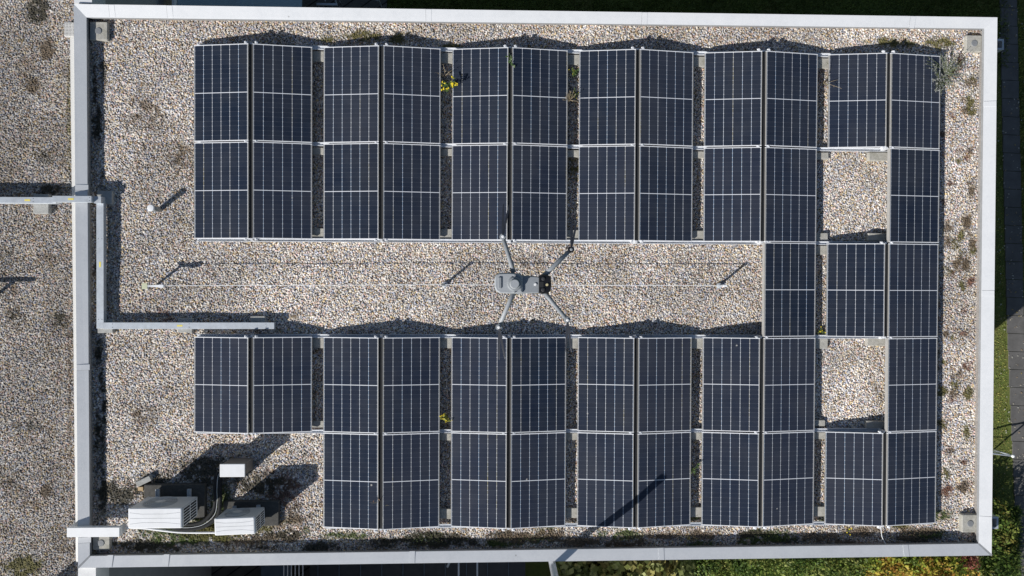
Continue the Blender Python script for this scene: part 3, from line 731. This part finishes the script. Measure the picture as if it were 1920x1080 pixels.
for i, (a, c, z, mt, deg) in enumerate(ARMS):
    A, C = Vector(L(*a, -.012)), Vector(L(*c, z-.016))
    m = MB(); m.tube([A, A+(C-A)*.3, C], .0095, 10, .0072); ar = m.build('arm', mt, t, True)
    k = MB(); k.lathe((C.x, C.y), [(.009, C.z-.014), (.0115, C.z-.010), (.0115, C.z+.010), (.0105, C.z+.013)], 20).build('motor', M['dblack'] if i == 1 else M['dgrey'], ar)
    k = MB(); k.lathe((C.x, C.y), [(.0052, C.z+.013), (.0052, C.z+.017), (.003, C.z+.018)], 14).build('motor_cap', M['led'] if i != 1 else M['dgrey'], ar)
    for s in (0, 1):       # two folding blades at rest, swept together along the arm
        an = math.radians(deg) + (PI if i in (0, 1, 2, 3) else 0) + (.09 if s else -.09) + PI
        u_ = Vector((math.cos(an), math.sin(an), 0)); v_ = Vector((-u_.y, u_.x, 0)); zz = Vector((C.x, C.y, C.z+.012+.0015*s))
        st = [(.006, .003, .004), (.03, .0055, .007), (.07, .005, .006), (.10, .0035, .004), (.118, .0015, .0015)]
        k = MB()
        lo = [zz+u_*q-v_*w0*.7 for q, w0, w1 in st]; hi = [zz+u_*q+v_*w1*.7+Vector((0, 0, .0012)) for q, w0, w1 in st]
        for j in range(len(st)-1): k.quad(lo[j], lo[j+1], hi[j+1], hi[j])
        k.build('propeller_blade', M['blade'], ar)

# ------------------------------------------------------------------ ground around the building
GZ = -6.0
def ground_mat():
    m = NT('lawn_soil'); p = m.pos()
    f = m.noise(p, 1.2, 8, .65); c = m.ramp(f, [(.3, (.07, .09, .02)), (.5, (.12, .15, .03)), (.7, (.17, .16, .045))])
    m.link(c, m.b.inputs['Base Color']); m.b.inputs['Roughness'].default_value = .95; m.bump(m.noise(p, 40, 4), .6, .03)
    return m.m
m = MB(); m.quad((-400, -400, GZ), (400, -400, GZ), (400, 400, GZ), (-400, 400, GZ)); structure(m.build('lawn', ground_mat()))
# slab path on the east
path = MB(); jm = MB()
y = -13.0; k = 0
while y < 12.5:
    s = (7.37-y)/12.8; xl = 12.77+.035*(7.37-y)+.0; 
    if y < -1: xl += .02*(-1-y)
    d = random.uniform(-.006, .006)
    path.hexa([(xl, y, GZ), (xl+.49, y-.02, GZ), (xl+.49, y+.475, GZ), (xl, y+.495, GZ)], [(xl, y, GZ+.03+d), (xl+.49, y-.02, GZ+.03-d), (xl+.49, y+.475, GZ+.03), (xl, y+.495, GZ+.03+d)])
    y += .51; k += 1
structure(path.build('path', simple('path_slabs', (.125, .12, .115), .9, 0, .3, 3, .4, dirt=((.08, .08, .07), .6))))

def blades(name, n, sampler, hgt, cols, mat, wid=.008, z=GZ):
    xy = sampler(n); n = len(xy); an = rng.random(n)*2*PI; h = hgt*(.5+rng.random(n)); wd = wid*(.6+.8*rng.random(n))
    bx, by = np.cos(an)*wd, np.sin(an)*wd; le = rng.random(n)*2*PI; lx, lyy = np.cos(le)*h*.7, np.sin(le)*h*.7
    V = np.empty((n, 3, 3)); V[:, 0] = np.stack([xy[:, 0]-bx, xy[:, 1]-by, np.full(n, z)], 1); V[:, 1] = np.stack([xy[:, 0]+bx, xy[:, 1]+by, np.full(n, z)], 1); V[:, 2] = np.stack([xy[:, 0]+lx, xy[:, 1]+lyy, z+h], 1)
    pal = np.array(cols); c = pal[rng.integers(0, len(pal), n)]*1.75*(.6+.8*rng.random((n, 1)))
    sl_ = .65+.7*fnoise(xy[:, 0].astype(np.float32)+40, xy[:, 1].astype(np.float32)+40, 1.1, 77); c = c*sl_[:, None]
    o = np_mesh(name, V.reshape(-1, 3), np.arange(3*n).reshape(n, 3), mat, np.repeat(c, 3, 0))
    o['kind'] = 'stuff'; return o
GC = [(.10, .14, .03), (.14, .17, .04), (.20, .20, .05), (.08, .11, .03), (.22, .19, .06)]
def strip(n):
    y_ = rng.uniform(-9.5, 8.5, n); x_ = rng.uniform(10.0, 12.75, n)+.035*(7.37-y_)
    return np.stack([x_, y_], 1)
tag(blades('grass', 45000, strip, .028, GC, M['grass'], .013), 'short green grass strip between right coping and slab path')
def strip2(n):
    y_ = rng.uniform(-9.5, 8.5, n); x_ = rng.uniform(13.28, 15.5, n)+.035*(7.37-y_); return np.stack([x_, y_], 1)
tag(blades('grass', 45000, strip2, .06, GC, M['grass'], .013), 'grass beyond the slab path at the right edge')
def south(n): return np.stack([rng.uniform(.2, 13.5, n), rng.uniform(-10.5, -6.2, n)], 1)
tag(blades('grass', 120000, south, .13, [(.07, .12, .02), (.10, .15, .03), (.15, .19, .05), (.05, .09, .02)], M['grass'], .014), 'taller green grass below the bottom coping')
def north(n): return np.stack([rng.uniform(-4.4, 13.0, n), rng.uniform(6.2, 9.5, n)], 1)
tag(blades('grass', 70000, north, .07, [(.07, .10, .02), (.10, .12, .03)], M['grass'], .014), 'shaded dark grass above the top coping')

# fallen leaves on path and lawn
n = 420; V = []; F = []; Cc = []
for i in range(n):
    y_ = rng.uniform(-8, 8); x_ = 12.5+rng.uniform(.0, 1.1)+.035*(7.37-y_); s = rng.uniform(.012, .034); a = rng.uniform(0, 6.28); q = len(V)
    for dx, dy, dz in ((-1, 0, 0), (0, -.6, .3), (1.1, 0, .1), (0, .6, .4)): V.append((x_+s*(dx*math.cos(a)-dy*math.sin(a)), y_+s*(dx*math.sin(a)+dy*math.cos(a)), GZ+.042+s*dz*.4))
    F.append((q, q+1, q+2, q+3)); c = [(.55, .50, .40), (.45, .36, .14), (.4, .3, .2), (.6, .58, .5)][i % 4]; Cc += [c]*4
o = np_mesh('fallen_leaves', np.array(V), np.array(F), M['leaf'], np.array(Cc)); tag(o, 'pale fallen leaves scattered on the slab path', None, None, 'stuff')

# galvanised A frame on the lawn
t = thing('trestle_stand', 'galvanised A shaped metal frame leaning over the grass by the right coping', 'metal frame')
T = (12.715, -4.571, -5.25)
m = MB(); m.tube([(12.74, -4.582, GZ), T], .024, 8).build('leg', M['galv'], t, True)
m = MB(); m.tube([(10.81, -4.454, GZ), T], .022, 8).build('leg', M['galv'], t, True)
m = MB(); m.tube([(11.5, -4.50, -5.75), (12.73, -4.577, -5.68)], .012, 6).build('brace', M['galv'], t, True)
m = MB(); m.ellipsoid(T, (.05, .05, .04), 10, 6).build('joint', M['white'], t, True)

# ------------------------------------------------------------------ foliage
def leaf_cloud(name, blobs, n, size, cols, parent=None, mat=None, up=.5, aspect=.55, gap=.35, seed=1):
    r = np.random.default_rng(seed); tot = sum(b_[6] for b_ in blobs); V = []; C = []
    for (x, y, z, rx, ry, rz, wgt) in blobs:
        k = int(n*wgt/tot)
        d = r.normal(size=(k, 3)); d /= np.linalg.norm(d, axis=1)[:, None]; rad = r.random(k)**.45
        P = np.stack([x+d[:, 0]*rx*rad, y+d[:, 1]*ry*rad, z+d[:, 2]*rz*rad], 1)
        keep = fnoise((P[:, 0]+50).astype(np.float32), (P[:, 1]+P[:, 2]*.7+50).astype(np.float32), 5., seed) > gap*r.random(len(P))*1.3
        P = P[keep]; k = len(P)
        nrm = d[keep]*.6+r.normal(size=(k, 3))*.5+np.array([0, 0, up]); nrm /= np.linalg.norm(nrm, axis=1)[:, None]
        a = np.cross(nrm, r.normal(size=(k, 3))); a /= np.linalg.norm(a, axis=1)[:, None]; b_ = np.cross(nrm, a)
        s = (size*(.6+.8*r.random(k)))[:, None]
        Q = np.stack([P-a*s, P-b_*s*aspect*.8-nrm*s*.05, P-b_*s*aspect*.0+a*s*.1-b_*s*aspect, P+a*s, P+b_*s*aspect+a*s*.1, P+b_*s*aspect*.8-a*s*.35], 1)
        V.append(Q.reshape(-1, 3))
        pal = np.array(cols); tone = fnoise((P[:, 0]+30).astype(np.float32), (P[:, 1]+30).astype(np.float32), 3.3, seed+3)
        idx = np.clip((tone*len(pal)+r.normal(size=k)*.9), 0, len(pal)-1).astype(int)
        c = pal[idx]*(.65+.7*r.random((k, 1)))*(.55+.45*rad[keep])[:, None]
        C.append(np.repeat(c, 6, 0))
    V = np.concatenate(V); C = np.concatenate(C); m_ = len(V)//6
    base_ = np.arange(m_)[:, None]*6
    F = base_+np.array([[0, 1, 2, 3, 4, 5]])
    return np_mesh(name, V, F, mat or M['leaf'], C, parent=parent)
def shrub(name, label, blobs, n, size, cols, foot, group=None, **kw):
    t = thing(name, label, 'shrub', (0, 0, 0), group)
    leaf_cloud('foliage', blobs, n, size, cols, t, **kw)
    st = MB()
    for (x, y, z, rx, ry, rz, wgt) in blobs:
        st.tube(smooth_curve([(foot[0]+random.uniform(-.1, .1), foot[1]+random.uniform(-.1, .1), foot[2]), ((foot[0]+x)/2, (foot[1]+y)/2, (foot[2]+z)/2-.1), (x, y, z+rz*.3)], 4), .03, 6, .008)
    st.build('stem', M['bark'], t)
    return t
YG = [(.10, .13, .03), (.26, .30, .10), (.36, .38, .15), (.20, .22, .06), (.40, .36, .12), (.14, .12, .03)]
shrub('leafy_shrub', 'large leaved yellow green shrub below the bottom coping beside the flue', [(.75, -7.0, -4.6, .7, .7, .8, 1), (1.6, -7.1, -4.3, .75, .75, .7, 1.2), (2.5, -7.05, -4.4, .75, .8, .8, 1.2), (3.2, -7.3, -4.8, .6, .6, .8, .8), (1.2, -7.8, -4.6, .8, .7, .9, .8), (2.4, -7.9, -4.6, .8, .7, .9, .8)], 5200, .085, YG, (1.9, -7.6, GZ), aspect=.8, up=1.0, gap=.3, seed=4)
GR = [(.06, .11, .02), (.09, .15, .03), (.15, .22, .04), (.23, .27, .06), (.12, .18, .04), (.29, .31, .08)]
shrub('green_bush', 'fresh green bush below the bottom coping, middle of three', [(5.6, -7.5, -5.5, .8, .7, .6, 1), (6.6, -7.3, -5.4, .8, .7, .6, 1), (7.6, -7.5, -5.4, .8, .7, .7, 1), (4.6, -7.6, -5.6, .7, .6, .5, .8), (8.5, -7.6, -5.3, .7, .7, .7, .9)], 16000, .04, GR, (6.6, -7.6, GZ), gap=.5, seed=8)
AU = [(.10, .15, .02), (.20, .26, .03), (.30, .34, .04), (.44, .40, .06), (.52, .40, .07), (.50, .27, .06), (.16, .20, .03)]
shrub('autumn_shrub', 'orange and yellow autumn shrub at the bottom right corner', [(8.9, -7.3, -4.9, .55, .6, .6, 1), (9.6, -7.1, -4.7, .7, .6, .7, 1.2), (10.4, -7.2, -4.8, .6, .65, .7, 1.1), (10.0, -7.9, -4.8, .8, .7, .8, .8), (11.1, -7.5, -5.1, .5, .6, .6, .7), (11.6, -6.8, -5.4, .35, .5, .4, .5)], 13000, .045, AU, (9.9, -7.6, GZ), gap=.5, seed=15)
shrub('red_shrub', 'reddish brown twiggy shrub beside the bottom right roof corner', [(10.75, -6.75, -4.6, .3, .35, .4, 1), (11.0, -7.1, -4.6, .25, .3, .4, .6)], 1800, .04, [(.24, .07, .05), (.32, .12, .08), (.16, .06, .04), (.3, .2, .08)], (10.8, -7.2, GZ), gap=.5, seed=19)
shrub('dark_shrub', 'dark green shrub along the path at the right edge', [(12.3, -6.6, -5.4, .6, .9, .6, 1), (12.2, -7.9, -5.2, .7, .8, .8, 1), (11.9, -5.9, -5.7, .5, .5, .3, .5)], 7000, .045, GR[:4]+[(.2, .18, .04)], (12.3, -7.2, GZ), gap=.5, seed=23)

# small plants on the roof
def plant(name, label, loc, stems, spread, hgt, ln, lsz, cols, flowers=None, fs=.014, dry=False, cat='plant', seed=1):
    r = random.Random(seed); t = thing(name, label, cat, loc)
    st = MB(); V = []; F = []; C = []; fl = MB(); tips = []
    for i in range(stems):
        a = r.uniform(0, 2*PI); d = spread*r.uniform(.3, 1); h = hgt*r.uniform(.6, 1)
        p = [(0, 0, 0), (.35*d*math.cos(a), .35*d*math.sin(a), h*.6), (d*math.cos(a+.2), d*math.sin(a+.2), h)]
        q = smooth_curve(p, 4); st.tube(q, .0045, 4, .002); tips.append(q[-1])
        for j in range(ln):
            k = q[r.randint(1, len(q)-1)]; b_ = r.uniform(0, 2*PI); s = lsz*r.uniform(.6, 1.3); n0 = len(V); u_ = Vector((math.cos(b_), math.sin(b_), r.uniform(-.2, .5))); v_ = Vector((-u_.y, u_.x, r.uniform(-.3, .3)))*.3
            for w_ in (k, k+u_*s*.5-v_*s, k+u_*s, k+u_*s*.5+v_*s): V.append(tuple(w_))
            F.append((n0, n0+1, n0+2, n0+3)); c = r.choice(cols); g_ = r.uniform(.7, 1.3); C += [tuple(x*g_ for x in c)]*4
    st.build('stem', M['drystem'] if dry else M['stem'], t)
    if V: np_mesh('foliage', np.array(V), np.array(F), M['leaf'], np.array(C), parent=t)
    if flowers:
        for p in tips:
            for _ in range(flowers):
                o_ = Vector((r.gauss(0, .022), r.gauss(0, .022), r.gauss(0, .01))); fl.ellipsoid(p+o_, (fs*r.uniform(.7, 1.3), fs*r.uniform(.7, 1.3), fs*.6), 6, 4)
        fl.build('flower', simple('yellow_petals', (.85, .62, .03), .6, 0, .3, 60), t)
GL = [(.10, .17, .05), (.16, .22, .08), (.07, .12, .04)]
DRY = [(.34, .28, .18), (.26, .20, .13), (.40, .35, .25)]
SIL = [(.34, .35, .32), (.42, .42, .39), (.26, .27, .23), (.48, .47, .43)]
plant('flowering_weed', 'yellow flowering weed growing in the second panel gap near the top', (-2.345, 3.78, 0), 9, .17, .34, 9, .06, GL, 3, .017, seed=2)
plant('dry_weed', 'dry brown twigs above the yellow flowers in the second panel gap', (-2.40, 3.98, 0), 6, .22, .34, 2, .03, DRY, dry=True, seed=3)
plant('green_weed', 'green weed sprouting on the ridge of the third panel pair', (-1.17, 4.21, .12), 6, .12, .20, 9, .05, [(.16, .25, .10), (.25, .33, .16), (.12, .2, .07)], seed=4)
plant('gap_weed', 'low green weed in the third panel gap near the top', (.03, 4.05, 0), 6, .10, .13, 8, .045, GL, 1, .008, seed=5)
plant('gap_weed', 'green weed at the root of dry twigs in the third panel gap', (.02, 3.66, 0), 6, .09, .14, 8, .045, GL, 1, .008, seed=6)
plant('dry_weed', 'bushy pale dry weed leaning over the third panel gap', (-.06, 3.55, .02), 16, .15, .24, 7, .025, DRY, dry=True, seed=7)
plant('dry_weed', 'sparse dry weed in the rightmost panel gap near the top', (4.80, 3.95, 0), 6, .30, .34, 4, .03, DRY+[(.2, .22, .1)], dry=True, seed=8)
plant('silver_shrub', 'spreading silvery grey shrub at the top right corner of the array', (7.12, 4.15, 0), 60, .52, .22, 13, .03, SIL, seed=9)
plant('silver_shrub_shoot', 'silvery shoot growing over the corner of the last top row panel', (6.98, 3.98, 0), 22, .32, .27, 11, .03, SIL, seed=10)
plant('flowering_weed', 'small yellow flowering weed in the second panel gap low down', (-2.36, -2.44, 0), 7, .09, .17, 9, .045, [(.22, .25, .05), (.34, .33, .06)], 2, .012, seed=11)
plant('gap_weed', 'low weed with yellow blossom beside the middle row panel', (4.78, -.80, 0), 5, .10, .10, 7, .04, [(.20, .22, .05), (.12, .16, .05)], 1, .012, seed=12)
plant('dry_weed', 'reddish dry weed on the ridge in the bottom row at left', (-3.56, -3.98, .1), 5, .20, .26, 3, .03, [(.3, .16, .1), (.2, .2, .1)], dry=True, seed=13)
plant('green_weed', 'green grassy weed in the fourth panel gap in the bottom row', (2.33, -3.42, 0), 6, .15, .22, 6, .045, GL, seed=14)
plant('dry_weed', 'thin dry stalk on the gravel in the upper empty square', (5.28, 2.25, 0), 2, .18, .22, 1, .02, DRY, dry=True, seed=16)
plant('dry_weed', 'thin dry stalk on the gravel in the lower empty square', (5.05, -2.22, 0), 2, .10, .20, 1, .02, DRY, dry=True, seed=17)
plant('flowering_weed', 'tiny yellow weed in the coping shadow at bottom, right end', (5.36, -4.62, 0), 3, .06, .08, 4, .03, GL, 2, .012, seed=18)
m = MB(); m.tube(smooth_curve([(5.97, -4.46, .03), (5.985, -4.6, .04), (6.0, -4.74, .05), (6.05, -4.86, .08)], 6), .007, 6); tag(m.build('cable', M['white']), 'thin white cable hanging from array to bottom coping', 'cable')

# sedum and moss as fleshy leaves over the coloured cushions
V = []; F = []; C = []
r = random.Random(5)
for (qx, qy, rx, ry, amt, c) in pat:
    if amt < .6 or c is BLK: continue
    for i in range(int(min(45, 1300*rx*ry*PI))):
        x = qx+r.gauss(0, rx*.75); y = qy+r.gauss(0, ry*.75)
        if not (-8.85 < x < 7.8 and -4.85 < y < 4.93): continue
        s = r.uniform(.005, .012); a = r.uniform(0, 6.28); z = r.uniform(.008, .03); n0 = len(V)
        for dx, dy, dz in ((-1, 0, 0), (0, -.7, .2), (1, 0, .5), (0, .7, .2)): V.append((x+s*(dx*math.cos(a)-dy*math.sin(a)), y+s*(dx*math.sin(a)+dy*math.cos(a)), z+s*dz))
        F.append((n0, n0+1, n0+2, n0+3)); g_ = r.uniform(.6, 1.8); C += [tuple(min(.5, q*g_) for q in c)]*4
o = np_mesh('moss', np.array(V), np.array(F), M['leaf'], np.array(C)); tag(o, 'moss and reddish sedum scattered over the gravel edges', None, None, 'stuff')

# ------------------------------------------------------------------ terraces north and south, in the shade
def deck_mat():
    m = NT('deck_planks'); p = m.pos()
    mp = m.add('ShaderNodeMapping'); mp.inputs['Rotation'].default_value = (0, 0, .95); m.link(p, mp.inputs[0])
    sp = m.add('ShaderNodeSeparateXYZ'); m.link(mp.outputs[0], sp.inputs[0])
    k = m.math('FRACT', m.math('MULTIPLY', sp.outputs[0], 3.6)); ln = m.math('LESS_THAN', k, .12)
    f = m.noise(mp.outputs[0], 3, 5, .6)
    c = m.mix(ln, m.ramp(f, [(.3, (.09, .085, .08)), (.7, (.15, .14, .13))]), (.01, .01, .01))
    m.link(c, m.b.inputs['Base Color']); m.b.inputs['Roughness'].default_value = .8
    return m.m
dk = deck_mat()
m = MB(); m.box(-9.6, -6.2, -9.8, -5.3, GZ, GZ+.06); tag(m.build('terrace_deck', dk), 'dark plank terrace below the bottom coping at left', 'terrace')
m = MB(); m.box(-9.6, -4.4, 5.3, 9.8, GZ, GZ+.06); tag(m.build('terrace_deck', dk), 'dark plank terrace above the top coping at left', 'terrace')
t = thing('terrace_roof', 'dark flat terrace roof with fine seams below the bottom coping', 'terrace roof')
m = MB(); m.box(-6.2, -.6, -9.6, -5.3, -5.0, -4.9).build('roof_sheet', M['anth'], t)
x = -6.0; sm = MB()
while x < -.6: sm.box(x, x+.02, -9.6, -5.3, -4.9, -4.88); x += .55
sm.build('seam', M['slate'], t)
m = MB(); m.box(-7.52, -6.75, -9.4, -5.4, -5.2, -5.1); tag(m.build('slate_canopy', M['slate']), 'slate blue canopy strip beside the plank terrace', 'canopy')
t = thing('window_frame', 'upright light metal frame standing behind the bottom coping, left of the flue', 'metal frame', (-2.3, -6.6, -4.0))
m = MB(); m.box(-.02, .02, -1.2, .75, 0, .05); m.box(.44, .48, -1.2, .75, 0, .05); m.box(.02, .44, .70, .75, 0, .05); m.build('bar', M['galv'], t)
for q in (0, .46):
    m = MB(); m.box(q-.02, q+.02, .69, .74, -2, 0).build('post', M['galv'], t)
t = thing('railing', 'white railing of slim bars below the bottom coping at left', 'railing', (-6.72, -6.6, -4.4))
for k in range(6):
    m = MB(); m.box(k*.095, k*.095+.018, -1.0, .7, 0, .03).build('bar', M['white'], t)
m = MB(); m.box(0, .49, -1.0, -.96, .03, .06).build('top_rail', M['white'], t)
for q in (0, .475):
    m = MB(); m.box(q, q+.018, .66, .7, -1.6, 0).build('post', M['white'], t)
t = thing('roof_hatch', 'angled light frame on the plank terrace at bottom left', 'hatch', (-8.55, -6.55, -5.0))
m = MB(); m.box(.0, .55, -.10, -.06, 0, .04); m.box(.51, .55, -.06, .55, 0, .04); m.build('edge', M['galv'], t)
m = MB(); m.box(.02, .50, -.05, .5, -.9, .02).build('opening', M['dark'], t)
m = MB(); m.tube([(-2.62, -7.2, -4.6), (-2.35, -6.6, -4.55)], .03, 8); tag(m.build('metal_bar', M['galv']), 'slanting grey bar left of the light metal frame', 'bar')
# unseen block added out of view to shade the southern terrace
t = thing('south_shade_block', 'unseen block added south of the terrace to shade it', 'shade block')
m = MB(); m.box(-26, -1.3, -20, -8.9, GZ, -1.7).build('wall', M['wall'], t)
m = MB(); m.box(-26.2, -1.2, -20, -8.75, -1.69, -1.55).build('roof', M['felt'], t)
# north side: awning, table, steel chair
t = thing('awning', 'grey blue awning stretched above the top coping', 'awning')
m = MB(); m.hexa([(-8.72, 5.35, -2.9), (-5.90, 5.35, -2.9), (-5.90, 8.5, -3.3), (-8.72, 8.5, -3.3)], [(-8.72, 5.35, -2.88), (-5.90, 5.35, -2.88), (-5.90, 8.5, -3.28), (-8.72, 8.5, -3.28)]).build('fabric', M['awning'], t)
m = MB(); m.box(-8.78, -8.735, 5.35, 8.6, -3.3, -2.88).build('side_arm', M['alu'], t)
t = thing('terrace_railing', 'thin white railing posts above the top coping, far left', 'railing', (-9.0, 6.45, -3.4))
m = MB(); m.box(-.30, -.265, -.5, 1.0, 0, .04).build('bar', M['white'], t)
t = thing('dry_grass_tub', 'yellow brown planting tub beside the awning', 'planter', (-9.35, 7.0, -4.3))
m = MB(); m.cyl((0, 0), .25, -1.6, 0, 20).build('tub', M['lid'], t)
leaf_cloud('foliage', [(0, .1, .08, .30, .45, .15, 1)], 1300, .05, [(.55, .40, .08), (.42, .32, .08), (.34, .24, .06)], t, seed=31)
t = thing('garden_table', 'small round grey table on the shaded lawn', 'table', (-4.55, 7.62, GZ))
m = MB(); m.cyl((0, 0), .10, .70, .73, 24).build('table_top', simple('table_grey', (.50, .52, .56), .5), t)
m = MB(); m.cyl((0, 0), .02, 0, .70, 10).build('leg', M['galv'], t)
m = MB(); m.cyl((0, 0), .12, 0, .03, 20).build('foot', M['galv'], t)
t = thing('steel_easel', 'folded grey steel trestle leaning beside the awning', 'trestle', (-5.75, 7.2, -4.6))
for (a, c) in (((0, 0, 0), (.10, .55, .1)), ((.12, .55, .1), (.30, -.1, 0)), ((.05, .22, .03), (.22, .22, .03))):
    m = MB(); m.tube([a, c], .016, 6).build('bar', M['galv'], t)
m = MB(); m.tube([(.1, .5, .09), (.1, .5, -1.4)], .015, 6).build('leg', M['galv'], t)
m = MB(); m.box(-5.80, -5.3, 6.85, 6.9, -4.0, -3.95); tag(m.build('metal_bar', M['galv']), 'horizontal grey bar right of the awning', 'bar')
